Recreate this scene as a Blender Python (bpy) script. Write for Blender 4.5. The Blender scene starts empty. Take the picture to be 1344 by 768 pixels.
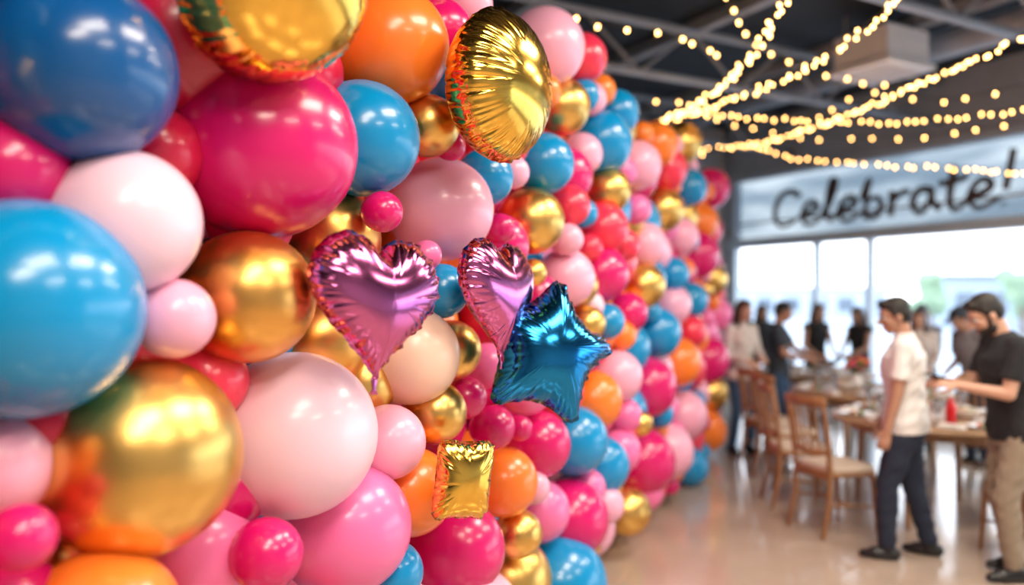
import bpy, math, random
import numpy as np
from mathutils import Vector, Matrix
random.seed(7); rng=np.random.RandomState(7)
scene=bpy.context.scene
F=1050.0; CH=1.7; HY=390.0
# ------------------------------------------------------------------ materials
def pm(name,col,rough=0.5,metal=0.0,coat=0.0,sss=0.0,bump=0.0,bscale=40,var=0.0,vscale=3,spec=None,col2=None,emit=None,es=0):
    m=bpy.data.materials.new(name); m.use_nodes=True; nt=m.node_tree; b=nt.nodes['Principled BSDF']
    b.inputs['Base Color'].default_value=(*col,1); b.inputs['Roughness'].default_value=rough
    b.inputs['Metallic'].default_value=metal; b.inputs['Coat Weight'].default_value=coat
    b.inputs['Coat Roughness'].default_value=0.11
    if sss: 
        b.inputs['Subsurface Weight'].default_value=sss; b.inputs['Subsurface Radius'].default_value=(.08,.04,.04)
    if spec is not None: b.inputs['Specular IOR Level'].default_value=spec
    tc=nt.nodes.new('ShaderNodeTexCoord')
    if var or col2:
        n=nt.nodes.new('ShaderNodeTexNoise'); n.inputs['Scale'].default_value=vscale; n.inputs['Detail'].default_value=5
        nt.links.new(tc.outputs['Object'],n.inputs['Vector'])
        r=nt.nodes.new('ShaderNodeValToRGB'); r.color_ramp.elements[0].position=.3; r.color_ramp.elements[1].position=.7
        c2=col2 if col2 else tuple(min(1,c*(1+var)) for c in col)
        c1=col if col2 else tuple(c*(1-var) for c in col)
        r.color_ramp.elements[0].color=(*c1,1); r.color_ramp.elements[1].color=(*c2,1)
        nt.links.new(n.outputs['Fac'],r.inputs['Fac']); nt.links.new(r.outputs['Color'],b.inputs['Base Color'])
    if bump:
        n=nt.nodes.new('ShaderNodeTexNoise'); n.inputs['Scale'].default_value=bscale; n.inputs['Detail'].default_value=3
        nt.links.new(tc.outputs['Object'],n.inputs['Vector'])
        bp=nt.nodes.new('ShaderNodeBump'); bp.inputs['Strength'].default_value=bump; bp.inputs['Distance'].default_value=.02
        nt.links.new(n.outputs['Fac'],bp.inputs['Height']); nt.links.new(bp.outputs['Normal'],b.inputs['Normal'])
    if emit: 
        b.inputs['Emission Color'].default_value=(*emit,1); b.inputs['Emission Strength'].default_value=es
    return m
def wood(name,c1,c2):
    m=pm(name,c1,.4,col2=c2,vscale=6); nt=m.node_tree
    n=[x for x in nt.nodes if x.type=='TEX_NOISE'][0]; tc=[x for x in nt.nodes if x.type=='TEX_COORD'][0]
    mp=nt.nodes.new('ShaderNodeMapping'); mp.inputs['Scale'].default_value=(1,8,1)
    nt.links.new(tc.outputs['Object'],mp.inputs['Vector']); nt.links.new(mp.outputs['Vector'],n.inputs['Vector']); return m
# ------------------------------------------------------------------ mesh helpers
class MB:
    def __init__(s): s.V=[];s.F=[];s.M=[]
    def add(s,V,Fc,m=0):
        o=len(s.V); s.V.extend([tuple(v) for v in V]); s.F.extend([tuple(i+o for i in f) for f in Fc]); s.M.extend([m]*len(Fc))
def mkobj(name,mb,mats,smooth=True,parent=None,loc=None,rotz=None):
    me=bpy.data.meshes.new(name); me.from_pydata(mb.V,[],mb.F)
    for m in mats: me.materials.append(m)
    me.polygons.foreach_set('material_index',mb.M)
    me.polygons.foreach_set('use_smooth',[smooth]*len(mb.F)); me.update()
    o=bpy.data.objects.new(name,me); scene.collection.objects.link(o)
    if parent: o.parent=parent
    if loc is not None: o.location=loc
    if rotz is not None: o.rotation_euler=(0,0,rotz)
    return o
def empty(name,loc=(0,0,0),rotz=0):
    o=bpy.data.objects.new(name,None); scene.collection.objects.link(o); o.location=loc; o.rotation_euler=(0,0,rotz); o.empty_display_size=.2; return o
def box(mb,c,s,m=0,R=None):
    V=[]
    for z in(-1,1):
        for x,y in((-1,-1),(1,-1),(1,1),(-1,1)):
            v=Vector((x*s[0]/2,y*s[1]/2,z*s[2]/2))
            if R: v=R@v
            V.append(v+Vector(c))
    mb.add(V,[(3,2,1,0),(4,5,6,7),(0,1,5,4),(1,2,6,5),(2,3,7,6),(3,0,4,7)],m)
def frame(z,ref=None):
    z=z.normalized()
    if ref is None: ref=Vector((1,0,0)) if abs(z.x)<.8 else Vector((0,1,0))
    y=z.cross(Vector(ref))
    if y.length<1e-4: y=z.cross(Vector((0,1,0.1)))
    y.normalize(); x=y.cross(z).normalized(); return x,y,z
def cap(mb,A,B,ra,rb,m=0,fx=1,fy=1,ref=None,flatA=False,flatB=False,seg=12):
    A=Vector(A);B=Vector(B); x,y,z=frame(B-A,ref); V=[];Fc=[];rings=[]
    angs=[90,65,40,15,0] if not flatA else [89,0]
    for a in angs:
        a=math.radians(a); rings.append((A-z*(ra*math.sin(a) if not flatA else 0),ra*math.cos(a)))
    angs=[0,15,40,65,90] if not flatB else [0,89]
    for a in angs:
        a=math.radians(a); rings.append((B+z*(rb*math.sin(a) if not flatB else 0),rb*math.cos(a)))
    for c,r in rings:
        r=max(r,1e-4)
        for i in range(seg):
            t=2*math.pi*i/seg; V.append(c+x*(math.cos(t)*r*fx)+y*(math.sin(t)*r*fy))
    n=len(rings)
    for k in range(n-1):
        for i in range(seg):
            j=(i+1)%seg; Fc.append((k*seg+i,k*seg+j,(k+1)*seg+j,(k+1)*seg+i))
    Fc.append(tuple(range(seg-1,-1,-1))); Fc.append(tuple((n-1)*seg+i for i in range(seg)))
    mb.add(V,Fc,m)
def ell(mb,C,r,m=0,R=None,seg=16,rings=10,e=1.0):
    V=[];Fc=[];C=Vector(C)
    sp=lambda v:math.copysign(abs(v)**e,v)
    for k in range(rings+1):
        ph=-math.pi/2+math.pi*k/rings
        for i in range(seg):
            t=2*math.pi*i/seg
            cp=max(math.cos(ph),.003)
            v=Vector((r[0]*sp(cp)*sp(math.cos(t)),r[1]*sp(cp)*sp(math.sin(t)),r[2]*sp(math.sin(ph))))
            if R: v=R@v
            V.append(v+C)
    for k in range(rings):
        for i in range(seg):
            j=(i+1)%seg; Fc.append((k*seg+i,k*seg+j,(k+1)*seg+j,(k+1)*seg+i))
    Fc.append(tuple(range(seg-1,-1,-1))); Fc.append(tuple(rings*seg+i for i in range(seg)))
    mb.add(V,Fc,m)
def loft(mb,rings,m=0,T=None,seg=20):
    V=[];Fc=[]
    for (cx,cy,cz,w,d) in rings:
        for i in range(seg):
            t=2*math.pi*i/seg; v=Vector((cx+w*math.cos(t),cy+d*math.sin(t),cz)); V.append(T(v) if T else v)
    n=len(rings)
    for k in range(n-1):
        for i in range(seg):
            j=(i+1)%seg; Fc.append((k*seg+i,k*seg+j,(k+1)*seg+j,(k+1)*seg+i))
    Fc.append(tuple(range(seg-1,-1,-1))); Fc.append(tuple((n-1)*seg+i for i in range(seg)))
    mb.add(V,Fc,m)
def lathe(mb,prof,c=(0,0,0),m=0,seg=24):
    V=[];Fc=[]
    for r,z in prof:
        for i in range(seg):
            t=2*math.pi*i/seg; V.append((c[0]+max(r,1e-4)*math.cos(t),c[1]+max(r,1e-4)*math.sin(t),c[2]+z))
    for k in range(len(prof)-1):
        for i in range(seg):
            j=(i+1)%seg; Fc.append((k*seg+i,k*seg+j,(k+1)*seg+j,(k+1)*seg+i))
    mb.add(V,Fc,m)
def remesh(mb,vox,smooth=3):
    me=bpy.data.meshes.new('tmp'); me.from_pydata(mb.V,[],mb.F); me.update()
    o=bpy.data.objects.new('tmp',me); scene.collection.objects.link(o)
    r=o.modifiers.new('r','REMESH'); r.mode='VOXEL'; r.voxel_size=vox
    if smooth:
        s=o.modifiers.new('s','SMOOTH'); s.factor=.5; s.iterations=smooth
    dg=bpy.context.evaluated_depsgraph_get(); ev=o.evaluated_get(dg); em=ev.to_mesh()
    V=[tuple(v.co) for v in em.vertices]; Fc=[tuple(p.vertices) for p in em.polygons]
    ev.to_mesh_clear(); bpy.data.objects.remove(o); bpy.data.meshes.remove(me); return V,Fc

# ------------------------------------------------------------------ room frame
W=Vector((-0.475,0.880,0)).normalized(); N=Vector((W.y,-W.x,0))   # W along window wall, N outward through windows
WR=math.atan2(N.y,N.x)
NW=10.32; NL=-6.0; W0=-6.0; W1=11.0; CEIL=4.75
RM=Matrix.Rotation(WR,4,'Z')
def rw(n,w,z): return N*n+W*w+Vector((0,0,z))
def rbox(name,n0,n1,w0,w1,z0,z1,mat):
    mb=MB(); box(mb,(0,0,0),(n1-n0,w1-w0,z1-z0)); o=mkobj(name,mb,[mat],False); o.location=rw((n0+n1)/2,(w0+w1)/2,(z0+z1)/2); o.rotation_euler=(0,0,WR); return o

m_floor=pm('polished_concrete',(.43,.335,.26),.17,col2=(.55,.45,.365),vscale=1.2,bump=.03,bscale=6,coat=.35)
m_wall=pm('painted_wall',(.55,.58,.62),.6,var=.05)
m_head=pm('header_panel',(.44,.49,.55),.5,var=.05)
m_ceil=pm('dark_ceiling',(.010,.015,.022),.75,var=.2)
m_steel=pm('truss_steel',(.36,.38,.41),.45,var=.1)
m_frame=pm('window_frame_paint',(.55,.62,.68),.4,var=.04)
rbox('floor',NL,NW+.3,W0,W1,-.1,0,m_floor)
rbox('ceiling',NL,NW+.3,W0,W1,CEIL,CEIL+.1,m_ceil)
rbox('wall_far',NL,NW+.3,W1,W1+.2,0,CEIL,m_wall)
rbox('wall_near',NL,NW+.3,W0-.2,W0,0,CEIL,m_wall)
rbox('wall_left',NL-.2,NL,W0,W1,0,CEIL,m_wall)
we=MB()
def wb(mb,n0,n1,w0,w1,z0,z1,m=0): 
    box(mb,rw((n0+n1)/2,(w0+w1)/2,(z0+z1)/2),(n1-n0,w1-w0,z1-z0),m,RM.to_3x3())
wb(we,NW,NW+.2,W0,W1,3.82,CEIL)
wb(we,NW,NW+.2,W0,W1,0,.35)
wb(we,NW,NW+.2,W1-.22,W1,0,CEIL); wb(we,NW,NW+.2,W0,W0+.3,0,CEIL)
mkobj('wall_window',we,[m_head],False)
wf=MB()
wb(wf,NW-.06,NW+.16,W0,W1,2.56,2.72)
wb(wf,NW-.04,NW+.14,W0,W1,.35,.45); wb(wf,NW-.04,NW+.14,W0,W1,3.74,3.84)
wpos=[10.72,8.93,7.95,5.2,3.2,1.2,-1,-3,-5.6]
for k,w in enumerate(wpos):
    wb(wf,NW-.02,NW+.12,w-.035,w+.035,.35,2.6)
for w in (10.72,4.0,-2): wb(wf,NW-.02,NW+.12,w-.04,w+.04,2.7,3.8)
wb(wf,NW-.03,NW+.0,W0,W1,2.96,3.0)
mkobj('window_frame',wf,[m_frame],False)
def glassmat(name,tint,gl=.06):
    m=bpy.data.materials.new(name); m.use_nodes=True; nt=m.node_tree; nt.nodes.clear()
    o=nt.nodes.new('ShaderNodeOutputMaterial'); t=nt.nodes.new('ShaderNodeBsdfTransparent'); g=nt.nodes.new('ShaderNodeBsdfGlossy'); mx=nt.nodes.new('ShaderNodeMixShader')
    t.inputs[0].default_value=(*tint,1); g.inputs['Roughness'].default_value=.05; mx.inputs[0].default_value=gl
    nt.links.new(t.outputs[0],mx.inputs[1]); nt.links.new(g.outputs[0],mx.inputs[2]); nt.links.new(mx.outputs[0],o.inputs[0]); return m
rbox('window_1',NW+.05,NW+.06,W0+.3,W1-.25,.45,2.58,glassmat('clear_glass',(.97,.985,1),.04))
tg=glassmat('tinted_transom_glass',(.27,.31,.345),.06)
nt=tg.node_tree; tn=[n for n in nt.nodes if n.type=='BSDF_TRANSPARENT'][0]
tcn=nt.nodes.new('ShaderNodeTexCoord'); mpn=nt.nodes.new('ShaderNodeMapping'); mpn.inputs['Scale'].default_value=(1,.45,2.5); nn=nt.nodes.new('ShaderNodeTexNoise'); nn.inputs['Scale'].default_value=1.1; nn.inputs['Detail'].default_value=2
rr_=nt.nodes.new('ShaderNodeValToRGB'); rr_.color_ramp.elements[0].position=.38; rr_.color_ramp.elements[1].position=.68
rr_.color_ramp.elements[0].color=(.26,.305,.345,1); rr_.color_ramp.elements[1].color=(.45,.485,.51,1)
nt.links.new(tcn.outputs['Object'],mpn.inputs[0]); nt.links.new(mpn.outputs[0],nn.inputs[0]); nt.links.new(nn.outputs['Fac'],rr_.inputs[0]); nt.links.new(rr_.outputs[0],tn.inputs[0])
rbox('window_2',NW+.05,NW+.06,W0+.3,W1-.25,2.72,3.74,tg)

# Celebrate! lettering
L={'C':[[(.85,.8),(.6,1),(.2,.85),(.05,.4),(.2,.05),(.55,0),(.85,.2)]],
'e':[[(.0,.22),(.5,.34),(.45,.58),(.22,.60),(.03,.35),(.1,.04),(.35,-.04),(.68,.18)]],
'l':[[(.0,.15),(.3,.7),(.36,1.1),(.18,1.1),(.1,.3),(.2,-.02),(.46,.16)]],
'b':[[(.0,.5),(.22,1.12),(.1,.6),(.1,.08)],[(.1,.08),(.4,-.05),(.58,.3),(.35,.58),(.12,.38)]],
'r':[[(.1,.60),(.12,.3),(.1,0)],[(.1,.3),(.25,.58),(.5,.54)]],
'a':[[(.5,.5),(.2,.62),(.03,.25),(.25,-.06),(.48,.2),(.5,.52)],[(.5,.56),(.5,.10),(.72,.08)]],
't':[[(.25,.98),(.2,.5),(.2,.08),(.38,-.03),(.56,.14)],[(-.04,.62),(.25,.62),(.54,.70)]],
'!':[[(.2,1.15),(.15,.7),(.1,.32)],[(.08,.04),(.09,.03),(.1,.02)]]}
adv={'C':.95,'e':.66,'l':.45,'b':.68,'r':.55,'a':.72,'t':.58,'!':.3}
cu=bpy.data.curves.new('cs','CURVE'); cu.dimensions='3D'; cu.bevel_depth=.043; cu.bevel_resolution=2; cu.resolution_u=6
total=sum(adv[c] for c in 'Celebrate!'); x=0
wA=9.75; wB=5.78; SX=(wA-wB)/total; HT=.60
for c in 'Celebrate!':
    for st in L[c]:
        sp=cu.splines.new('NURBS'); sp.points.add(len(st)-1)
        for i,(a,b) in enumerate(st):
            p=rw(NW-.1,wA-(x+a+.08*b)*SX,2.86+b*HT); sp.points[i].co=(*p,1); sp.points[i].radius=1.25-.5*(i/max(1,len(st)-1)) if len(st)>3 else 1.05
        sp.order_u=3; sp.use_endpoint_u=True
    x+=adv[c]
to=bpy.data.objects.new('cs',cu); scene.collection.objects.link(to)
dg=bpy.context.evaluated_depsgraph_get(); me=bpy.data.meshes.new_from_object(to.evaluated_get(dg)); bpy.data.objects.remove(to)
so=bpy.data.objects.new('celebrate_lettering',me); scene.collection.objects.link(so); me.materials.clear(); me.materials.append(pm('bronze_letters',(.07,.038,.026),.5,var=.2))

tr=MB()
for w in (-1,1.6,4.2,6.8,9.4):
    for z in (4.62,4.08):
        cap(tr,rw(NL,w,z),rw(NW,w,z),.045,.045,flatA=True,flatB=True,seg=8)
    n=NL;k=0
    while n<NW-.6:
        a,b=(4.08,4.62) if k%2==0 else (4.62,4.08)
        cap(tr,rw(n,w,a),rw(n+.7,w,b),.022,.022,seg=6); n+=.7;k+=1
mkobj('roof_truss',tr,[m_steel])
pl=MB()
for n in (-4,-2,0,2,4,6,8): wb(pl,n-.06,n+.06,W0,W1,4.62,CEIL)
mkobj('ceiling_purlins',pl,[m_steel],False)
du=MB(); cap(du,rw(8.3,W0,4.45),rw(8.3,W1,4.45),.15,.15,flatA=True,flatB=True,seg=24)
mkobj('ventilation_duct',du,[pm('duct_metal',(.40,.43,.47),.4,.2,var=.1)])
ac=MB(); box(ac,(0,0,0),(.66,.66,.36),0); box(ac,(0,0,-.2),(.76,.76,.05),0)
for i in range(5): box(ac,(-.26+.13*i,0,-.23),(.035,.58,.012),1)
for sx in(-.25,.25):
    for sy in(-.25,.25): cap(ac,(sx,sy,.15),(sx,sy,.42),.012,.012,1,seg=6)
mkobj('ceiling_air_conditioner',ac,[pm('ac_white',(.90,.93,.96),.5,var=.02),pm('ac_slot',(.4,.4,.43),.6,var=.1)],False,loc=(3.97,8.6,CEIL-.42),rotz=WR)

# ------------------------------------------------------------------ exterior
mt=pm('foliage',(.27,.36,.23),.9,var=.2,vscale=2,bump=.5,bscale=3)
mtf=pm('plant_green',(.08,.18,.04),.8,var=.3,vscale=20)
g=rbox('exterior_pavement',NW+.3,NW+110,-30,80,-.14,-.1,pm('pavement',(.54,.57,.60),.9,var=.1))
def tree(px,d,h,r):
    X=(px-672)/F*d; mb=MB(); cap(mb,(0,0,0),(0,0,h*.5),.12,.08,1,flatA=True)
    for i in range(18):
        a=random.random()*6.28; q=random.random()**.5*r*.6
        ell(mb,(q*math.cos(a),q*math.sin(a),h*.62+random.uniform(-.22,.22)*h),(r*.36,r*.36,r*.34),0,seg=10,rings=7)
    mkobj('tree',mb,[mt,pm('bark',(.2,.15,.12),.9,var=.2)],loc=(X,d,-.1))
tree(1222,34,3.1,.95); tree(1342,28,3.1,.95); tree(1400,30,3.6,1.5)
pal_b=pm('stucco',(.36,.41,.48),.8,var=.08); pan=pm('dark_panes',(.14,.17,.21),.2,var=.2)
bd=MB(); box(bd,(0,0,1.4),(5,5,2.8),0); box(bd,(0,0,2.9),(5.4,5.4,.25),1)
for i in range(3): box(bd,(-1.5+1.5*i,-2.52,1.5),(.9,.06,1.1),2)
mkobj('building_across_street',bd,[pal_b,pm('roof_trim',(.2,.22,.25),.7,var=.1),pan],False,loc=(26,44,-.1),rotz=-.3)
bd=MB(); box(bd,(0,0,1.2),(12,6,2.4),0); box(bd,(0,0,2.5),(12.4,6.4,.2),1)
for i in range(6): box(bd,(-5+2*i,-3.02,1.2),(1.2,.06,1.1),2)
mkobj('low_warehouse',bd,[pm('stucco_pale',(.45,.5,.56),.8,var=.08),pm('roof_trim_b',(.3,.33,.37),.7,var=.1),pan],False,loc=(24,66,-.1),rotz=-.3)

# ------------------------------------------------------------------ balloon wall
D=Vector((.395,.9186,0)).normalized(); NR=Vector((D.y,-D.x,0)); C0=-1.378; P0=NR*C0
def onwall(px,py,off):
    rx=(px-672)/F; t=(-C0-off)/(-(NR.y)-NR.x*rx) ; return Vector((rx*t,t,CH+(HY-py)/F*t)),t
cols={'B':((.0,.27,.60),.25),'N':((.003,.085,.29),.24),'M':((.66,.006,.15),.26),'R':((.60,.010,.06),.28),'P':((.88,.42,.58),.33),'W':((.85,.58,.70),.36),
 'K':((.86,.17,.42),.3),'O':((.94,.22,.025),.28),'C':((.88,.62,.48),.34),'T':((.84,.035,.09),.28)}
mats={k:pm('latex_'+n,cols[k][0],cols[k][1],coat=.25,var=.02,vscale=2) for k,n in dict(B='sky_blue',N='deep_blue',M='magenta',R='ruby',P='pale_pink',W='lilac_white',K='rose_pink',O='orange',C='peach_cream',T='coral_red').items()}
mats['G']=pm('chrome_gold',(.80,.49,.14),.32,metal=1,var=.05,vscale=3)
mats['H']=pm('chrome_amber',(.80,.42,.11),.32,metal=1,var=.05,vscale=3)
def unitballoon(seg,rings):
    V=[];Fc=[]
    for k in range(rings+1):
        ph=math.pi*k/rings
        z=math.cos(ph); r=math.sin(ph)
        if z<0: r*=(1-.10*z*z); z*=1.12
        r=max(r,.004)
        if z<-1.1: r=max(r,.035)
        for i in range(seg):
            t=2*math.pi*i/seg; V.append((r*math.cos(t),r*math.sin(t),z))
    for r,z in ((.035,-1.16),(.07,-1.2),(.075,-1.24),(.02,-1.235)):
        for i in range(seg):
            t=2*math.pi*i/seg; V.append((r*math.cos(t),r*math.sin(t),z))
    n=rings+5
    for k in range(n-1):
        for i in range(seg):
            j=(i+1)%seg; Fc.append(((k+1)*seg+i,(k+1)*seg+j,k*seg+j,k*seg+i))
    return np.array(V),Fc
UH=unitballoon(48,28); UL=unitballoon(32,18)
bags={k:MB() for k in mats}
placed=[]
def balloon(p,r,k,hi=True,tilt=.5):
    V,Fc=UH if hi else UL
    ax=(NR+Vector((random.uniform(-tilt,tilt),random.uniform(-tilt,tilt),random.uniform(-.2,tilt)))).normalized()
    x,y,z=frame(ax); M=np.array([list(x),list(y),list(z)])
    P=(V*r)@M+np.array(p)
    bags[k].add(P.tolist(),Fc); placed.append((Vector(p),r))
H=[(105,92,242,'N'),(347,192,242,'M'),(36,405,288,'B'),(165,292,190,'W'),(326,390,174,'H'),(229,418,104,'P'),(183,598,262,'G'),(387,570,216,'W'),
(455,692,170,'K'),(350,727,95,'M'),(28,705,88,'M'),(135,822,200,'O'),(475,182,152,'B'),(512,60,155,'O'),
(580,275,136,'P'),(562,165,82,'G'),(502,278,54,'M'),(578,40,84,'M'),(612,5,70,'P'),(540,467,128,'C'),
(580,382,72,'B'),(592,460,80,'G'),(572,541,82,'G'),(510,580,98,'P'),(538,645,116,'O'),(515,750,82,'B'),(600,720,126,'M'),(600,792,112,'P'),
(660,632,92,'O'),(647,561,58,'M'),(705,583,88,'M'),(682,562,34,'M'),(680,700,64,'G'),(747,680,104,'M'),(732,766,130,'B'),(752,578,92,'B'),
(787,610,78,'B'),(793,662,52,'P'),(822,670,64,'G'),(612,522,54,'M'),(636,233,76,'B'),(673,226,44,'P'),(592,192,38,'M'),(713,215,82,'B'),
(697,290,88,'G'),(657,300,40,'M'),(748,270,54,'T'),(745,314,42,'P'),(737,140,76,'G'),(764,76,66,'T'),(716,62,104,'P'),(787,187,86,'B'),
(808,148,62,'B'),(835,217,66,'P'),(797,250,62,'G'),(872,222,60,'T'),(742,365,78,'P'),(790,300,70,'T'),(787,360,76,'M'),(771,425,48,'G'),
(845,322,60,'P'),(842,375,62,'G'),(868,275,60,'G'),(860,437,68,'B'),(796,422,48,'B'),(808,494,70,'P'),(848,508,80,'M'),(778,525,78,'O'),
(887,475,66,'O'),(925,472,64,'M'),(912,335,64,'M'),(903,246,50,'B'),(932,247,52,'M'),(893,188,56,'G'),(860,190,60,'O'),(842,605,88,'M'),
(895,545,66,'P'),(873,592,74,'P'),(925,565,56,'O'),(929,516,52,'G'),(905,612,50,'B'),(820,545,44,'K'),(812,592,58,'K'),(865,543,38,'B'),
(840,556,34,'G'),(824,410,52,'M'),(880,400,54,'P'),(905,394,48,'B'),(930,366,48,'G'),(882,360,46,'B'),(892,310,50,'P'),(918,292,50,'O'),
(938,412,46,'K'),(905,435,44,'T'),(835,275,40,'K'),(818,322,44,'T')]
H2=[(560,335,40,'K'),(700,358,36,'G'),(712,120,50,'O'),(765,125,44,'B'),(640,50,60,'O'),(640,480,60,'K'),(700,640,44,'P'),
(770,470,40,'M'),(815,440,40,'O'),(715,470,80,'G'),(690,510,70,'K'),(625,345,40,'P'),(845,645,50,'K'),(770,640,50,'K')]
H3=[(15,225,150,'M'),(205,200,120,'R'),(270,500,110,'T'),(300,640,110,'M'),(470,505,100,'G'),(420,450,130,'H'),(470,0,120,'T'),(395,95,110,'R'),(60,560,120,'R'),
(258,722,150,'K'),(0,610,140,'P'),(430,315,140,'H'),(235,60,240,'R'),(10,800,140,'M'),(640,420,70,'R'),(330,290,110,'M')]
for lst,dz in ((H,0),(H2,-.03),(H3,-.15)):
    for (px,py,d,k) in lst:
        off=dz
        for _ in range(4):
            p,t=onwall(px,py,off); r=d/2*t/F; off=max((.17-r)*.75,-.02)+dz
        balloon(p,r,k)
pal='BBBPPPMMMTTTKKOOOOGGGW'
def throw(n,s0,s1,offc,rmin,rmax,fac,hi=False,zlo=.1,ztop=2.98):
    cnt=0
    for _ in range(n):
        s=random.uniform(s0,s1); r=random.uniform(rmin,rmax); z=random.uniform(zlo+r*.8,ztop-r*.6+.08*math.sin(s*3))
        off=offc+(.17-r)*.6
        p=P0+D*s+NR*off+Vector((0,0,z))
        if all((p-q).length>fac*(r+rr) for q,rr in placed): balloon(p,r,random.choice(pal),hi); cnt+=1
    return cnt
throw(6000,4.6,8.9,-.12,.19,.23,.82,True)
throw(4000,4.6,8.9,-.12,.15,.18,.86,True)
throw(2500,4.2,8.9,-.06,.08,.12,.93)
throw(3000,.1,4.2,-.06,.12,.2,.97)
placed[:]=[]
throw(6000,.05,8.85,-.29,.18,.23,.72,zlo=.05,ztop=2.85)
bw=empty('balloon_wall',P0+D*4.5)
bw_inv=Matrix.Translation(-(P0+D*4.5))
for k,mb in bags.items():
    if not mb.V: continue
    o=mkobj('balloons_'+mats[k].name,mb,[mats[k]]); o.parent=bw; o.matrix_parent_inverse=bw_inv
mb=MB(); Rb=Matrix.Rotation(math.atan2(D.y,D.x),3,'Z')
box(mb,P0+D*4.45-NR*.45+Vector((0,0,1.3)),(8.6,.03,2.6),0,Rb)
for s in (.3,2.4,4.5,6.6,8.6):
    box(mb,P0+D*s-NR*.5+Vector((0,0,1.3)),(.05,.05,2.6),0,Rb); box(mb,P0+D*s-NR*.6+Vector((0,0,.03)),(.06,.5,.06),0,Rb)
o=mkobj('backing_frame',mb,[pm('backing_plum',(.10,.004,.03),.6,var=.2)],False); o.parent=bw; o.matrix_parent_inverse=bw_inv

# ------------------------------------------------------------------ foil balloons
def inflate(poly,n=110):
    P=np.array(poly); mn=P.min(0)-.05; mx=P.max(0)+.05
    xs=np.linspace(mn[0],mx[0],n); ys=np.linspace(mn[1],mx[1],n); X,Y=np.meshgrid(xs,ys); ins=np.zeros(X.shape,bool)
    for i in range(len(P)):
        x1,y1=P[i];x2,y2=P[(i+1)%len(P)]
        c=((y1>Y)!=(y2>Y)); xi=(x2-x1)*(Y-y1)/((y2-y1) if abs(y2-y1)>1e-9 else 1e-9)+x1
        ins^=(c&(X<xi))
    u=np.zeros(X.shape)
    for _ in range(4000):
        v=np.zeros_like(u); v[1:-1,1:-1]=.25*(u[2:,1:-1]+u[:-2,1:-1]+u[1:-1,2:]+u[1:-1,:-2])+.25e-2
        u=np.where(ins,v,0)
    u/=u.max()
    def f(x,y):
        a=(x-mn[0])/(mx[0]-mn[0])*(n-1); b=(y-mn[1])/(mx[1]-mn[1])*(n-1); i=int(min(max(a,0),n-2)); j=int(min(max(b,0),n-2)); a-=i;b-=j
        return (u[j,i]*(1-a)+u[j,i+1]*a)*(1-b)+(u[j+1,i]*(1-a)+u[j+1,i+1]*a)*b
    return f
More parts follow.
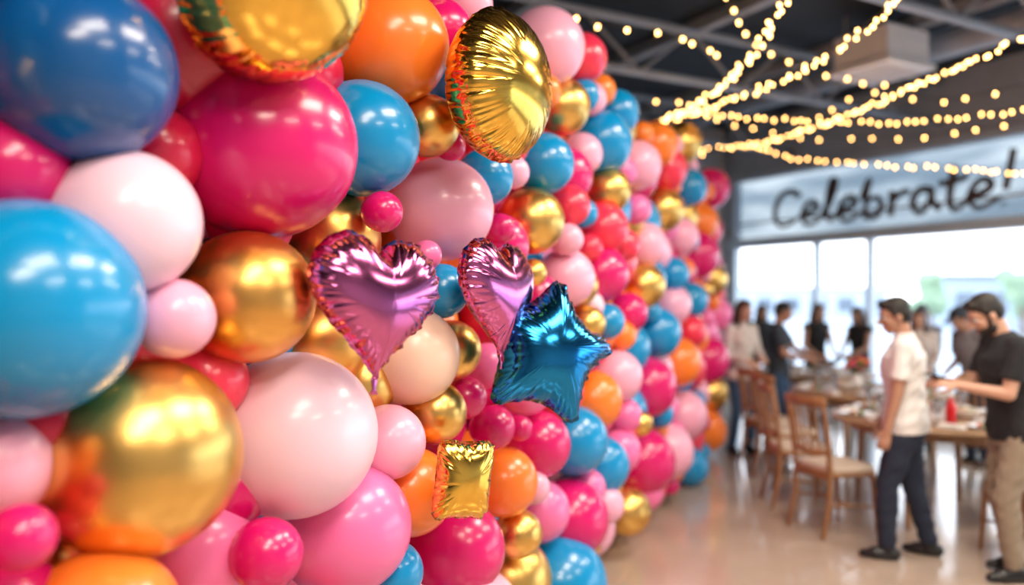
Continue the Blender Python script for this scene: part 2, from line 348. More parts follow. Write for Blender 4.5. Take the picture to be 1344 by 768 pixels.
def foil(name,poly,center,size,normal,roll,mat,T=.42,nc=34,amp=.03,tail=None,longc=0.0,seed=1,ruf=.35,wmin=.20,wmax=.40):
    rs=random.Random(seed)
    poly=[Vector(p) for p in poly]
    NT=420; pts=[]; Ls=[0]
    for i in range(len(poly)): Ls.append(Ls[-1]+(poly[(i+1)%len(poly)]-poly[i]).length)
    for k in range(NT):
        s=Ls[-1]*k/NT; i=max(j for j in range(len(poly)) if Ls[j]<=s); t=(s-Ls[i])/(Ls[i+1]-Ls[i]+1e-9)
        pts.append(poly[i].lerp(poly[(i+1)%len(poly)],t))
    f=inflate([tuple(p) for p in pts])
    NRr=44; ts=[1-(1-r/NRr)**1.5 for r in range(NRr+1)]
    ph=[rs.uniform(0,6.28) for _ in range(8)]
    def profile(side):
        cs=[]
        for i in range(nc):
            c=(i+rs.uniform(-.3,.3))/nc*NT; wdt=NT/nc*rs.uniform(wmin,wmax); ln=rs.uniform(.14,.40) if rs.random()>longc else rs.uniform(.45,.75); dp=rs.uniform(.5,1.0)
            cs.append((c,wdt,ln,dp))
        return cs
    seam=[]
    for k in range(NT):
        a=2*math.pi*k/NT; seam.append(math.sin(a*nc*.5+ph[4]+1.5*math.sin(a*4+ph[5]))+.5*math.sin(a*nc*1.1+ph[6]))
    V=[];Fc=[]
    def shape(side):
        Hh=np.zeros((NRr+1,NT))
        for r,t in enumerate(ts):
            for k in range(NT):
                p=pts[k]; Hh[r,k]=math.sqrt(max(f(p.x*t*.997,p.y*t*.997),0))
        Hh[0,:]=Hh[0,:].mean()
        for _ in range(8):
            G=Hh.copy(); G[1:-1]=.34*Hh[1:-1]+.165*(np.roll(Hh,1,1)+np.roll(Hh,-1,1)+np.roll(Hh,2,1)+np.roll(Hh,-2,1))[1:-1]
            H3_=G.copy(); G[1:-1]=.5*H3_[1:-1]+.25*(H3_[2:]+H3_[:-2]); Hh=G
        Z=T*Hh
        for (c,wdt,ln,dp) in profile(side):
            for r,t in enumerate(ts):
                e=(t-(1-ln))/ln
                if e<=0: continue
                e=e*e*(3-2*e)*(1-.75*max(0,(t-.9)/.1))
                for k in range(int(c-3*wdt),int(c+3*wdt)+1):
                    u=(k-c)/wdt; Z[r,k%NT]-=amp*dp*e*math.exp(-abs(u)**1.3*1.2)
        base=len(V); V.append((0,0,side*Z[0,0]))
        for r in range(1,NRr+1):
            t=ts[r]
            for k in range(NT):
                p=pts[k]*(t*(1-.014*abs(seam[k])*t**4)); z=side*max(Z[r,k],.003*(1.02-t))+ruf*amp*seam[k]*t**10
                V.append((p.x,p.y,z))
        for k in range(NT):
            q=(base,base+1+k,base+1+(k+1)%NT); Fc.append(q if side>0 else q[::-1])
        for r in range(NRr-1):
            for k in range(NT):
                a=base+1+r*NT+k;b=base+1+r*NT+(k+1)%NT; q=(a,a+NT,b+NT,b); Fc.append(q if side>0 else q[::-1])
        return base+1+(NRr-1)*NT
    e1=shape(1); e2=shape(-1)
    b=len(V)
    for k in range(NT):
        p=pts[k]; q=p*(1+.04/max(p.length,.3)*(1+.2*seam[k])); V.append((q.x,q.y,1.7*ruf*amp*seam[k]))
    for k in range(NT):
        k2=(k+1)%NT; Fc.append((e1+k,b+k,b+k2,e1+k2)); Fc.append((e2+k2,b+k2,b+k,e2+k))
    mb=MB(); 
    if tail:
        tv=MB(); tp=Vector((*tail,0)); dd=tp.normalized()
        cap(tv,tp*.97,tp+dd*.08,.05,.03,0,1,.35,ref=(1,0,0)); cap(tv,tp+dd*.08,tp+dd*.15,.03,.07,0,1,.25,ref=(1,0,0),flatB=True)
    n=Vector(normal).normalized(); xr=Vector((0,0,1)).cross(n).normalized(); yu=n.cross(xr)
    R=Matrix((xr,yu,n)).transposed()@Matrix.Rotation(roll,3,'Z')
    mb.add([R@(Vector(v)*size) for v in V],Fc)
    if tail: mb.add([R@(Vector(v)*size) for v in tv.V],tv.F)
    return mkobj(name,mb,[mat],loc=center)
heart=[]
for i in range(140):
    t=2*math.pi*i/140; heart.append((16*math.sin(t)**3/17,1.12*(13*math.cos(t)-4.0*math.cos(2*t)-1.6*math.cos(3*t)-math.cos(4*t)+1.3)/17))
hb=min(y for x,y in heart)
star=[]
for i in range(10):
    r=1.10 if i%2==0 else .60; a=math.pi/2+i*math.pi/5; star.append(Vector((r*math.cos(a),r*math.sin(a))))
def rnd(poly,it=2):
    for _ in range(it):
        o=[]
        for i in range(len(poly)):
            a=Vector(poly[i]);b=Vector(poly[(i+1)%len(poly)]); o+= [a.lerp(b,.2),a.lerp(b,.8)]
        poly=o
    return poly
star=rnd(star,2)
circ=[(math.cos(2*math.pi*i/120),math.sin(2*math.pi*i/120)) for i in range(120)]
sq=rnd([(-.8,-1),(0,-.9),(.8,-1),(.74,0),(.8,1),(0,.9),(-.8,1),(-.74,0)],2)
f_pink=pm('foil_pink',(.60,.15,.38),.15,metal=1,var=.04)
f_blue=pm('foil_blue',(.02,.23,.54),.16,metal=1,var=.05)
f_gold=pm('foil_gold',(.86,.52,.09),.15,metal=1,var=.05)
def tocam(p,ang):
    v=Vector((-p.x,-p.y,0)).normalized(); return Matrix.Rotation(ang,3,'Z')@v
p,t=onwall(494,398,.27); foil('heart_foil_balloon',heart,p,104/F*t,tocam(p,.60)+Vector((0,0,.10)),-.1,f_pink,T=.40,nc=44,amp=.042,tail=(0,hb),seed=3,ruf=.55,wmin=.16,wmax=.34,longc=.08)
p,t=onwall(654,388,.28); foil('heart_foil_balloon',heart,p,84/F*t,tocam(p,1.0)+Vector((0,0,.10)),-.06,f_pink,T=.36,nc=38,amp=.042,tail=(0,hb),seed=5,ruf=.55,wmin=.16,wmax=.34,longc=.08)
p,t=onwall(716,462,.38); foil('star_foil_balloon',star,p,97/F*t,tocam(p,.42)+Vector((0,0,.16)),-.28,f_blue,T=.50,nc=42,amp=.055,longc=.2,seed=8,ruf=.4,wmin=.16,wmax=.36)
p,t=onwall(657,113,.32); foil('round_foil_balloon',circ,p,96/F*t,tocam(p,1.0)+Vector((0,0,-.05)),.1,f_gold,T=.58,nc=54,amp=.055,longc=.35,seed=11,ruf=.45,wmin=.14,wmax=.34)
p,t=onwall(608,629,.27); foil('square_foil_balloon',sq,p,52/F*t,tocam(p,.5),-.12,f_gold,T=.5,nc=26,amp=.06,longc=.4,seed=13)
p,t=onwall(362,-22,.22); foil('round_foil_balloon',circ,p,128/F*t,tocam(p,.5)+Vector((0,0,-.5)),.1,f_gold,T=.7,nc=36,amp=.03,seed=17)

# ------------------------------------------------------------------ people
skinL=pm('skin_light',(.58,.33,.23),.5,var=.05,vscale=20); skinM=pm('skin_tan',(.44,.23,.15),.5,var=.05,vscale=20)
hairD=pm('hair_dark',(.012,.008,.006),.5,var=.4,vscale=30,bump=.5,bscale=80); hairB=pm('hair_brown',(.05,.022,.012),.5,var=.4,vscale=30,bump=.5,bscale=80)
m_eye=pm('eye_white',(.75,.72,.7),.3,var=.02); m_iris=pm('eye_dark',(.02,.012,.01),.2,var=.1); m_lip=pm('lips',(.38,.12,.10),.45,var=.05)
m_shoe=pm('shoe_black',(.012,.012,.014),.3,var=.2)
def cloth(n,c): return pm(n,c,.85,var=.1,vscale=8,bump=.5,bscale=11)
c_white=cloth('shirt_white',(.76,.75,.74)); c_black=cloth('cloth_black',(.012,.013,.016)); c_navy=cloth('trousers_navy',(.014,.022,.045)); c_jean=cloth('denim',(.03,.075,.16))
c_khaki=cloth('khaki',(.28,.225,.165)); c_grey=cloth('shirt_grey',(.22,.22,.24)); c_char=cloth('tee_charcoal',(.03,.04,.055))
c_cream=cloth('blouse_cream',(.66,.60,.56)); c_belt=pm('belt',(.03,.015,.01),.4,var=.1)
def ik(a,c,l1,l2,pole):
    d=(c-a); L_=d.length
    if L_>(l1+l2)*.998: c=a+d*((l1+l2)*.998/L_); d=c-a; L_=d.length
    x=(l1*l1-l2*l2+L_*L_)/(2*L_); h=math.sqrt(max(l1*l1-x*x,0)); dn=d.normalized(); p=Vector(pole); p=(p-dn*p.dot(dn)).normalized()
    return a+dn*x+p*h,c
def person(name,x,y,face,Hh=1.75,lean=0,hp=.1,hyaw=0,LH=(-.23,.06,.86),RH=(.23,.06,.86),LF=(-.1,0),RF=(.1,0),shirt=None,pants=None,skin=None,hair=None,
           sleeve='short',hs='short',beard=False,fem=False,dress=False,curl=.45,vox=.009,capm=None,elb=(.5,-1,-.3),build=1.0,ldir=None,rdir=None):
    k=.92 if fem else 1.0; kb=build
    Rl=Matrix.Rotation(-lean,3,'X'); PV=Vector((0,0,.92))
    T=lambda v:Rl@(Vector(v)-PV)+PV
    out=MB(); mt_=[skin,shirt,pants,m_shoe,hair,m_eye,m_iris,m_lip,c_belt,capm or hair]
    s=MB(); pivot=T((0,-.005,1.47)); Rh=Matrix.Rotation(hyaw,3,'Z')@Matrix.Rotation(-hp-lean*.6,3,'X'); HC=pivot+Rh@Vector((0,.025,.155))
    h=lambda a,b,c:HC+Rh@Vector((a,b,c))
    cap(s,T((0,-.01,1.40)),h(0,-.03,-.05),.06*k,.052*k)
    ell(s,h(0,-.012,.03),(.074,.094,.087),R=Rh); ell(s,h(0,.022,-.04),(.06,.068,.072),R=Rh); ell(s,h(0,.052,-.09),(.032,.028,.024),R=Rh)
    ell(s,h(0,.066,.028),(.052,.022,.016),R=Rh)
    cap(s,h(0,.088,.012),h(0,.110,-.026),.008,.0135); ell(s,h(0,.098,-.030),(.019,.012,.009),R=Rh)
    ell(s,h(0,.078,-.064),(.028,.014,.016),R=Rh)
    for q in(-1,1):
        ell(s,h(q*.076,-.006,-.012),(.010,.02,.032),R=Rh); ell(s,h(q*.036,.062,-.022),(.024,.018,.02),R=Rh)
    sh=MB()
    kw=.9 if fem else 1.0
    rings=[(0,0,.84,.178*kb,.128*kb),(0,0,.92,.176*kb,.13*kb),(0,0,1.03,.152*kw*kb,.115*kb),(0,.0,1.12,.150*kw*kb,.112*kb),(0,.008,1.24,.172*kw*kb,.126*kb),(0,.004,1.34,.185*kw*kb,.122*kb),(0,-.005,1.41,.165*kw,.098),(0,-.008,1.455,.105*kw,.075),(0,-.008,1.485,.062,.058)]
    loft(sh,rings,T=T)
    if fem:
        for q in(-1,1): ell(sh,T((q*.075,.09,1.27)),(.065,.05,.06))
    hands=[]
    for q,tg,hd in((-1,LH,ldir),(1,RH,rdir)):
        S=T((q*.178*kw,-.005,1.405)); E,Wd=ik(S,Vector(tg),.29,.255,Vector((q*elb[0],elb[1],elb[2])))
        cap(sh,T((q*.08,-.005,1.41)),S,.06,.062)
        if sleeve=='short':
            E2=S.lerp(E,.72); cap(sh,S,E2,.065,.062,flatB=True); cap(s,S.lerp(E,.3),E,.047,.041)
            cap(s,E,Wd,.041,.026)
        elif sleeve=='none':
            cap(s,S,E,.05*k,.038*k); cap(s,E,Wd,.038*k,.024)
        else:
            cap(sh,S,E,.06*k,.05*k); cap(sh,E,E.lerp(Wd,.96),.05*k,.036,flatB=True); cap(s,E,Wd,.035,.026)
        d=(Wd-E).normalized() if hd is None else Vector(hd).normalized()
        pn=Vector((-q,0,0)) if abs(d.z)>.6 else Vector((-q*.5,0,-.85)) ; pn=(pn-d*pn.dot(d)).normalized()
        sd=d.cross(pn).normalized()
        fw=Vector((0,1,.6))
        if sd.dot(fw)<0: sd=-sd
        cap(s,Wd-d*.02,Wd+d*.025,.026,.028,0,1,.75,ref=sd)
        cap(s,Wd+d*.03,Wd+d*.075,.036,.040,0,1,.36,ref=sd)
        for i,(o_,ln) in enumerate(((.030,.070),(.010,.079),(-.011,.074),(-.031,.058))):
            p_=Wd+d*(.088-abs(o_)*.2)+sd*o_; ang=curl*.5
            for sgm,(fr,r1,r2) in enumerate(((.45,.0095,.0088),(.32,.0088,.008),(.23,.008,.007))):
                dr=(d*math.cos(ang)+pn*math.sin(ang)).normalized(); p2=p_+dr*ln*fr; cap(s,p_,p2,r1,r2,seg=8); p_=p2; ang+=curl*(1.1+i*.08)
        p_=Wd+d*.03+sd*.03; dr=(d*.65+sd*.65+pn*.3).normalized(); p2=p_+dr*.042; cap(s,p_,p2,.014,.011,seg=8)
        dr=(d*.85+sd*.2+pn*.45).normalized(); cap(s,p2,p2+dr*.032,.011,.008,seg=8)
        hands.append(Wd+d*.08)
    pn_=MB()
    sho=MB()
    for q,ft in((-1,LF),(1,RF)):
        HP=Vector((q*.088,0,.88)); K,A=ik(HP,Vector((ft[0],ft[1],.09)),.405,.40,Vector((q*.12,1,0)))
        if dress:
            cap(s,HP,K,.07,.05); cap(s,K,A,.05,.034)
        else:
            cap(pn_,HP,K,.094*kb*k,.066*kb*k); cap(pn_,K,A+Vector((0,0,-.01)),.066*kb*k,.056*k,flatB=True)
            cap(s,K,A,.04,.035)
        cap(s,A,Vector((A.x,A.y,.06)),.035,.034)
        fx=A+Vector((0,-.045,-.045)); yaw=q*.12
        dv=Vector((math.sin(yaw),math.cos(yaw),0))
        cap(sho,(fx.x,fx.y,.042),Vector((fx.x,fx.y,.036))+dv*.12,.044,.046); cap(sho,Vector((fx.x,fx.y,.036))+dv*.1,Vector((fx.x,fx.y,.03))+dv*.185,.046,.034,0,1,.8,ref=Vector((1,0,0)))
        cap(sho,(A.x,A.y,.05),(A.x,A.y-.01,.10),.045,.046,flatB=True)
    if dress:
        loft(pn_,[(0,0,.5,.24,.2),(0,0,.7,.21,.17),(0,0,.88,.185,.14),(0,0,1.0,.15,.11)])
    else: loft(pn_,[(0,0,.80,.15*kb,.11*kb),(0,0,.88,.172*kb,.122*kb),(0,0,.98,.16*kb,.115*kb),(0,0,1.02,.14*kb,.1*kb)])
    sho.V=[(a,b,max(c,.0)) for a,b,c in sho.V]
    hr=MB()
    ell(hr,h(0,-.022,.052),(.082,.096,.078),R=Rh); ell(hr,h(0,-.05,.005),(.079,.068,.08),R=Rh)
    ell(hr,h(0,.045,.095),(.055,.04,.028),R=Rh)
    for q in(-1,1): ell(hr,h(q*.068,-.005,.03),(.016,.04,.04),R=Rh)
    if hs=='long':
        cap(hr,h(0,-.06,.02),h(0,-.075,-.14),.085,.09,0,1,.6,ref=Rh@Vector((1,0,0))); cap(hr,h(0,-.075,-.14),h(0,-.09,-.30),.09,.06,0,1,.5,ref=Rh@Vector((1,0,0)))
        for q in(-1,1): cap(hr,h(q*.068,0,.04),h(q*.078,.02,-.2),.026,.028)
    if beard:
        ell(hr,h(0,.03,-.078),(.062,.066,.048),R=Rh); ell(hr,h(0,.092,-.05),(.026,.008,.006),R=Rh)
        for q in(-1,1): cap(hr,h(q*.064,.01,.0),h(q*.056,.03,-.06),.012,.014)
    for part,mi,vx,sm in((s,0,.0055,2),(sh,1,vox,3),(pn_,2,vox,3),(sho,3,.008,2),(hr,4,.007,2)):
        if part.V:
            V,Fc=remesh(part,vx,sm)
            if mi in(1,2):   # soft fabric folds
                A_=np.array(V); fold=.0035*np.sin(A_[:,2]*38+A_[:,0]*26+3*np.sin(A_[:,1]*9+A_[:,2]*7))+.002*np.sin(A_[:,2]*71-A_[:,0]*50+A_[:,1]*33)
                A_[:,1]+=fold; A_[:,0]+=fold*.6; V=A_.tolist()
            out.add(V,Fc,mi)
    for q in(-1,1):
        ell(out,h(q*.030,.077,.004),(.0135,.012,.009),5,R=Rh,seg=12,rings=8); ell(out,h(q*.030,.086,.004),(.006,.005,.006),6,R=Rh,seg=10,rings=6)
        ell(out,h(q*.031,.086,.026),(.020,.006,.004),4,R=Rh,seg=10,rings=6)
    ell(out,h(0,.0915,-.060),(.022,.005,.004),7,R=Rh,seg=12,rings=6); ell(out,h(0,.091,-.068),(.019,.005,.005),7,R=Rh,seg=12,rings=6)
    if capm:
        ell(out,h(0,-.02,.07),(.088,.102,.066),9,R=Rh); cap(out,h(0,.06,.065),h(0,.14,.05),.06,.05,9,1,.12,ref=Rh@Vector((1,0,0)))
    if shirt is c_white:
        loft(out,[(0,-.004,1.462,.078,.072),(0,-.006,1.5,.064,.061)],1,T=T)
    sc=Hh/1.75; out.V=[(a*sc,b*sc,c*sc) for a,b,c in out.V]
    o=mkobj(name,out,mt_,loc=(x,y,0),rotz=math.radians(face))
    Rz=Matrix.Rotation(math.radians(face),3,'Z'); return [Rz@(v*sc)+Vector((x,y,0)) for v in hands]
person('man_in_white_shirt',2.58,5.25,62,1.71,lean=.02,hp=.25,hyaw=.35,LH=(-.235,.10,.87),RH=(.24,.12,.90),LF=(-.12,.11),RF=(.10,-.14),shirt=c_white,pants=c_navy,skin=skinM,hair=hairD,vox=.008,curl=.5,build=1.14)
hp=person('man_in_black_tshirt',3.06,4.88,84,1.76,lean=.12,hp=.5,LH=(-.10,.36,1.16),RH=(.06,.38,1.17),LF=(-.1,.05),RF=(.1,-.06),shirt=c_black,pants=c_khaki,skin=skinL,hair=hairD,beard=True,vox=.008,curl=.6,elb=(.4,-.5,-1),build=1.12)
mb=MB(); ell(mb,(0,0,0),(.037,.075,.005),0,e=.25); o=mkobj('smartphone',mb,[pm('phone_black',(.02,.02,.025),.15,var=.1)],loc=(hp[0]+hp[1])/2+Vector((-.01,0,.026))); o.rotation_euler=(.3,.2,1.4)
person('woman_in_white_top',2.50,8.72,-158,1.68,hp=.2,LH=(-.08,.26,1.10),RH=(.1,.25,1.06),LF=(-.08,.02),RF=(.1,-.05),shirt=c_cream,pants=c_jean,skin=skinL,hair=hairB,hs='long',fem=True,sleeve='long',elb=(.6,-.5,-1))
person('man_in_dark_tshirt',3.0,9.0,-115,1.66,hp=.25,LH=(-.1,.40,1.10),RH=(.15,.33,1.08),LF=(-.1,.05),RF=(.1,-.08),shirt=c_char,pants=c_jean,skin=skinM,hair=hairD,elb=(.4,-.5,-1))
person('woman_in_black_dress',4.15,10.9,-170,1.62,hp=.2,LH=(-.1,.26,1.08),RH=(.12,.24,1.0),shirt=c_black,pants=c_black,dress=True,skin=skinL,hair=hairB,hs='long',fem=True,sleeve='none',elb=(.6,-.5,-1))
person('woman_in_black_top',4.65,10.7,120,1.58,hp=.25,LH=(-.1,.32,1.05),RH=(.15,.3,1.0),shirt=c_black,pants=c_navy,skin=skinM,hair=hairB,hs='long',fem=True,sleeve='none')
person('man_in_grey_shirt',4.72,8.1,100,1.64,lean=.25,hp=.35,LH=(-.15,.25,1.0),RH=(.15,.27,1.0),shirt=c_grey,pants=c_navy,skin=skinM,hair=hairD,capm=c_char,build=1.1)
person('woman_in_light_top',4.55,8.95,150,1.58,hp=.2,LH=(-.12,.25,1.0),RH=(.15,.24,1.0),shirt=c_cream,pants=c_jean,skin=skinL,hair=hairB,hs='long',fem=True,sleeve='long')
person('woman_in_dark_blouse',3.70,11.9,-175,1.6,hp=.2,LH=(-.12,.3,1.0),RH=(.15,.28,1.0),shirt=c_black,pants=c_black,skin=skinM,hair=hairD,fem=True,hs='long',sleeve='long')
person('man_in_collared_shirt',5.0,9.75,150,1.62,hp=.25,LH=(-.12,.3,1.0),RH=(.15,.28,1.0),shirt=c_grey,pants=c_navy,skin=skinM,hair=hairD,sleeve='long')

# ------------------------------------------------------------------ furniture
wd=wood('oak_wood',(.24,.105,.04),(.40,.20,.085)); wd2=wood('table_wood',(.28,.165,.09),(.44,.28,.165)); cush=pm('cream_cushion',(.62,.52,.42),.8,var=.05,bump=.1,bscale=60)
def chairmesh():
    mb=MB()
    ell(mb,(0,0,.445),(.225,.215,.022),0,e=.35,seg=24); ell(mb,(0,.005,.475),(.215,.205,.026),1,e=.4,seg=24)
    for q in(-1,1):
        cap(mb,(q*.185,.175,.44),(q*.20,.205,.012),.021,.014,0,seg=8)
        pts=[(q*.19,-.255,.012),(q*.185,-.2,.25),(q*.185,-.19,.45),(q*.19,-.215,.70),(q*.195,-.265,.97)]
        for i in range(4): cap(mb,pts[i],pts[i+1],.015+.005*min(i,1),.020-.003*(i==3),0,seg=8)
        cap(mb,(q*.195,.19,.2),(q*.188,-.21,.24),.010,.010,0,seg=6)
    cap(mb,(-.19,-.01,.22),(.19,-.01,.22),.010,.010,0,seg=6)
    def rail(z,yb,r,fy=.35):
        pr=None
        for i in range(9):
            t=-1+i/4; p=(t*.19,yb-.045*(1-t*t),z)
            if pr: cap(mb,pr,p,r,r,0,1,fy,ref=(0,0,1),seg=10)
            pr=p
    rail(.96,-.26,.035); rail(.60,-.205,.02); 
    for i in range(5):
        t=-.66+.33*i; cap(mb,(t*.19,-.205-.045*(1-t*t),.60),(t*.19,-.255-.045*(1-t*t),.95),.009,.009,0,seg=8)
    cap(mb,(-.19,.17,.42),(.19,.17,.42),.018,.018,0,seg=6); cap(mb,(-.185,-.19,.42),(.185,-.19,.42),.018,.018,0,seg=6)
    return mb
cm=None
def chair(x,y,face):
    global cm
    if cm is None:
        o=mkobj('dining_chair',chairmesh(),[wd,cush]); cm=o.data
    else:
        o=bpy.data.objects.new('dining_chair',cm); scene.collection.objects.link(o)
    o.location=(x,y,0); o.rotation_euler=(0,0,math.radians(face))
chair(2.36,5.86,-72); chair(2.36,6.6,-95); chair(2.55,7.4,-80); chair(2.60,8.0,-75)
chair(3.42,5.28,20); chair(4.15,7.05,150); chair(4.33,6.1,95)
def table(x,y,r):
    mb=MB(); lathe(mb,[(0,.725),(r-.02,.725),(r,.732),(r,.755),(r-.008,.763),(0,.763)],m=0,seg=56)
    lathe(mb,[(r-.14,.66),(r-.14,.726),(r-.17,.726),(r-.17,.66),(r-.14,.66)],m=0,seg=40)
    for a in range(4):
        t=math.pi/4+a*math.pi/2; rr=r-.2; cap(mb,(rr*math.cos(t),rr*math.sin(t),.72),((rr+.04)*math.cos(t),(rr+.04)*math.sin(t),.02),.034,.024,0,seg=10)
    mkobj('round_dining_table',mb,[wd2],loc=(x,y,0))
china=pm('white_china',(.8,.78,.76),.2,var=.02); glass=pm('drinking_glass',(.75,.8,.85),.05,spec=.8,var=.02); 
glass.node_tree.nodes['Principled BSDF'].inputs['Transmission Weight'].default_value=.85
food=[pm('salad',(.12,.25,.04),.6,var=.5,vscale=40,bump=.4),pm('bread',(.5,.27,.1),.7,var=.3,vscale=30),pm('tomato',(.6,.05,.02),.4,var=.2)]
pe={}
def inst(name,build,mats_,loc,rz=0):
    if name not in pe:
        mb=MB(); build(mb); o=mkobj(name,mb,mats_); pe[name]=o.data
    else:
        o=bpy.data.objects.new(name,pe[name]); scene.collection.objects.link(o)
    o.location=loc; o.rotation_euler=(0,0,rz); return o
def b_plate(mb):
    lathe(mb,[(0,.003),(.07,.003),(.08,.006),(.125,.02),(.128,.023),(.124,.024),(.08,.011),(0,.008)],m=0)
    for i in range(7): ell(mb,(random.uniform(-.05,.05),random.uniform(-.05,.05),.02),(.022,.018,.014),1+i%3,seg=8,rings=6)
def b_glass(mb): lathe(mb,[(0,.002),(.033,.002),(.034,.005),(.006,.009),(.005,.085),(.02,.10),(.036,.13),(.034,.19),(.032,.19),(.033,.131),(.018,.105),(0,.1)],m=0,seg=18)
def b_nap(mb): ell(mb,(0,0,.012),(.05,.09,.012),0,e=.3); ell(mb,(0,0,.026),(.035,.085,.01),0,e=.4)
def b_bowl(mb):
    lathe(mb,[(0,.002),(.05,.002),(.06,.01),(.11,.06),(.115,.075),(.108,.075),(.055,.02),(0,.015)],m=0)
    for i in range(16): ell(mb,(random.uniform(-.065,.065),random.uniform(-.065,.065),.06),(.025,.02,.02),1+i%3,seg=8,rings=6)
m_nap=cloth('linen_napkin',(.72,.68,.64))
def settable(x,y,r,n,a0=0):
    table(x,y,r)
    for i in range(n):
        a=a0+2*math.pi*i/n; c,s_=math.cos(a),math.sin(a)
        inst('dinner_plate',b_plate,[china]+food,(x+c*(r-.17),y+s_*(r-.17),.763),a)
        inst('wine_glass',b_glass,[glass],(x+math.cos(a+.36)*(r-.27),y+math.sin(a+.36)*(r-.27),.763))
        inst('folded_napkin',b_nap,[m_nap],(x+math.cos(a+.5)*(r-.13),y+math.sin(a+.5)*(r-.13),.763),a)
    inst('serving_bowl',b_bowl,[china]+food,(x+.17,y-.12,.763)); inst('serving_bowl',b_bowl,[china]+food,(x-.22,y+.1,.763))
settable(3.32,6.28,.76,7,.3); settable(3.60,8.05,.76,6,.1); settable(3.80,10.0,.72,6,.2)
def b_bot(mb): lathe(mb,[(0,0),(.033,0),(.036,.008),(.036,.13),(.030,.16),(.016,.185),(.014,.21)],m=0,seg=20); lathe(mb,[(.014,.21),(.018,.212),(.018,.235),(0,.237)],m=1,seg=16)
inst('red_sauce_bottle',b_bot,[pm('red_plastic',(.6,.01,.015),.3,var=.05),china],(3.19,5.82,.763))
def b_fl(mb):
    lathe(mb,[(0,0),(.05,0),(.06,.05),(.05,.11),(.035,.14),(.04,.15)],m=0,seg=18)
    for i in range(26):
        a=random.random()*6.28;q=random.random()**.5*.11; ell(mb,(q*math.cos(a),q*math.sin(a),.25+random.uniform(-.05,.05)),(.033,.033,.026),1+i%3,seg=8,rings=6); cap(mb,(0,0,.12),(q*math.cos(a),q*math.sin(a),.23),.004,.004,2,seg=5)
inst('flower_centerpiece',b_fl,[china,pm('petal_pink',(.7,.08,.2),.6,var=.2),mtf,pm('petal_orange',(.8,.2,.04),.6,var=.2)],(3.56,8.27,.763))

# ------------------------------------------------------------------ string lights
bulb=pm('warm_bulb',(1,.7,.35),.4,emit=(1.0,.50,.15),es=17)
bulb.cycles.emission_sampling='NONE'
wirem=pm('wire_black',(.02,.02,.02),.6,var=.1)
sl=empty('string_lights',(3,7,3.5)); sinv=Matrix.Translation((-3,-7,-3.5))
mb=MB(); wm=MB()
def bp(px,py,h):
    t=(h-CH)*F/(HY-py); return Vector(((px-672)/F*t,t,h))
def string(pts,sp=.085,r=.014,jit=.02):
    P=[bp(*p) for p in pts]; out=[]
    Q=[P[0]*2-P[1]]+P+[P[-1]*2-P[-2]]
    for i in range(1,len(Q)-2):
        for k in range(24):
            t=k/24; a,b,c,d=Q[i-1:i+3]
            out.append(.5*((2*b)+(c-a)*t+(2*a-5*b+4*c-d)*t*t+(3*b-a-3*c+d)*t**3))
    out.append(P[-1]); acc=0
    for i in range(len(out)-1):
        if i%3==0: cap(wm,out[i],out[min(i+3,len(out)-1)],.004,.004,seg=5)
        L_=(out[i+1]-out[i]).length
        while acc<L_:
            q=out[i].lerp(out[i+1],acc/L_)+Vector((random.uniform(-jit,jit),random.uniform(-jit,jit),-.02+random.uniform(-jit,.01)))
            ell(mb,q,(r,r,r*1.25),seg=8,rings=5); acc+=sp*random.uniform(.8,1.2)
        acc-=L_
string([(862,160,3.5),(935,117,3.5),(985,70,3.5),(1032,-5,3.55)],.06,.011,jit=.035)
string([(862,160,3.5),(960,127,3.5),(1060,85,3.5),(1158,15,3.6),(1200,-40,3.6)],.06,.011,jit=.035)
string([(905,142,3.6),(1010,153,3.55),(1130,158,3.5),(1250,152,3.5),(1360,140,3.5)],.09,.012)
string([(925,192,3.5),(990,186,3.5),(1100,152,3.5),(1200,108,3.5),(1350,42,3.55)],.062,.011,jit=.035)
string([(985,188,3.4),(1050,206,3.3),(1150,214,3.2),(1250,218,3.1),(1350,226,3.05)],.10,.012)
string([(760,18,3.7),(802,32,3.7),(862,38,3.7),(900,50,3.7),(945,66,3.75)],.22,.014)
string([(950,-10,3.9),(1000,60,3.9),(1090,95,3.9),(1180,110,3.9),(1300,70,3.9)],.3,.014)
string([(825,135,3.7),(890,130,3.75),(960,160,3.7),(1060,178,3.6),(1200,178,3.5),(1344,160,3.45)],.28,.013)
string([(920,200,3.5),(1040,175,3.7),(1130,120,3.9),(1240,130,3.7),(1344,110,3.6)],.33,.013)
o=mkobj('bulbs',mb,[bulb]); o.parent=sl; o.matrix_parent_inverse=sinv
o=mkobj('wires',wm,[wirem]); o.parent=sl; o.matrix_parent_inverse=sinv

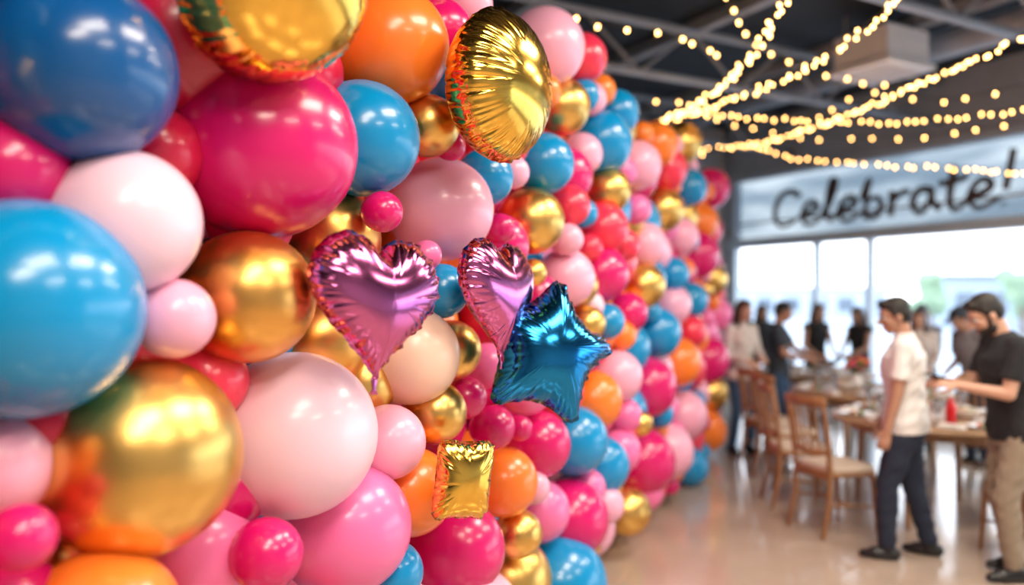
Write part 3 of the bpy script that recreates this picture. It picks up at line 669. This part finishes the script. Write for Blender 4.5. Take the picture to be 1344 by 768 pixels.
# ------------------------------------------------------------------ lights
w=bpy.data.worlds.new('sky'); scene.world=w; w.use_nodes=True; nt=w.node_tree; bg=nt.nodes['Background']
tc=nt.nodes.new('ShaderNodeTexCoord'); sx=nt.nodes.new('ShaderNodeSeparateXYZ'); r=nt.nodes.new('ShaderNodeValToRGB')
r.color_ramp.elements[0].color=(1,.985,.965,1); r.color_ramp.elements[1].color=(.65,.8,1,1); r.color_ramp.elements[1].position=.6
nt.links.new(tc.outputs['Generated'],sx.inputs[0]); nt.links.new(sx.outputs['Z'],r.inputs['Fac']); nt.links.new(r.outputs['Color'],bg.inputs['Color']); bg.inputs['Strength'].default_value=4.7
def area(name,loc,rot,sx_,sy_,P,col,portal=False):
    l=bpy.data.lights.new(name,'AREA'); l.shape='RECTANGLE'; l.size=sx_; l.size_y=sy_; l.energy=P; l.color=col
    if portal: l.cycles.is_portal=True
    o=bpy.data.objects.new(name,l); scene.collection.objects.link(o); o.location=loc; o.rotation_euler=rot; return o
ow=area('window_portal',rw(NW+.25,(W0+W1)/2,2.1),(0,0,0),16.4,3.4,1,(1,1,1),True)
ow.rotation_euler=(Matrix((W,Vector((0,0,1)),W.cross(Vector((0,0,1))))).transposed()).to_euler()
zax=ow.rotation_euler.to_matrix()@Vector((0,0,1))
if zax.dot(N)<0: ow.rotation_euler=(Matrix((-W,Vector((0,0,1)),(-W).cross(Vector((0,0,1))))).transposed()).to_euler()
hm=pm('fill_housing_grey',(.5,.5,.5),.5,var=.03)
def fill_panel(x,y,P,col=(1,.87,.73)):  # out-of-view fill lamps, added to brighten the balloons and room
    a=math.atan2(D.y,D.x)
    area('added_fill_light',(x,y,3.98),(0,0,a),1.3,.8,P,col)
    mb=MB(); box(mb,(0,0,0),(1.4,.9,.06));  # made-up housing to go with the added fill lamp
    for q in(-.5,.5): cap(mb,(q,0,.02),(q,0,.74),.008,.008,seg=6)
    mkobj('added_fill_housing',mb,[hm],False,loc=(x,y,4.03),rotz=a)
for i,(s,o_,P) in enumerate(((0.2,2.0,76),(2.3,2.2,86),(4.4,2.2,95),(.2,4.5,75),(3.0,5.0,70),(5.5,4.0,70))):
    p=P0+D*s+NR*o_
    fill_panel(p.x,min(p.y,6.0),P)
fill_panel(5.6,5.6,68); fill_panel(0.6,-1.6,95)  # more added fill, at the right and behind the camera
# ------------------------------------------------------------------ camera
cd=bpy.data.cameras.new('cam'); cd.sensor_width=36; cd.lens=F/1344*36; cam=bpy.data.objects.new('camera',cd); scene.collection.objects.link(cam)
cam.location=(0,0,CH); cam.rotation_euler=(math.radians(90)+math.atan(6/F),0,0); cd.clip_end=300
cd.dof.use_dof=True; cd.dof.focus_distance=2.4; cd.dof.aperture_fstop=.82
scene.camera=cam
scene.view_settings.view_transform='Standard'; scene.view_settings.look='None'; scene.view_settings.exposure=0.03
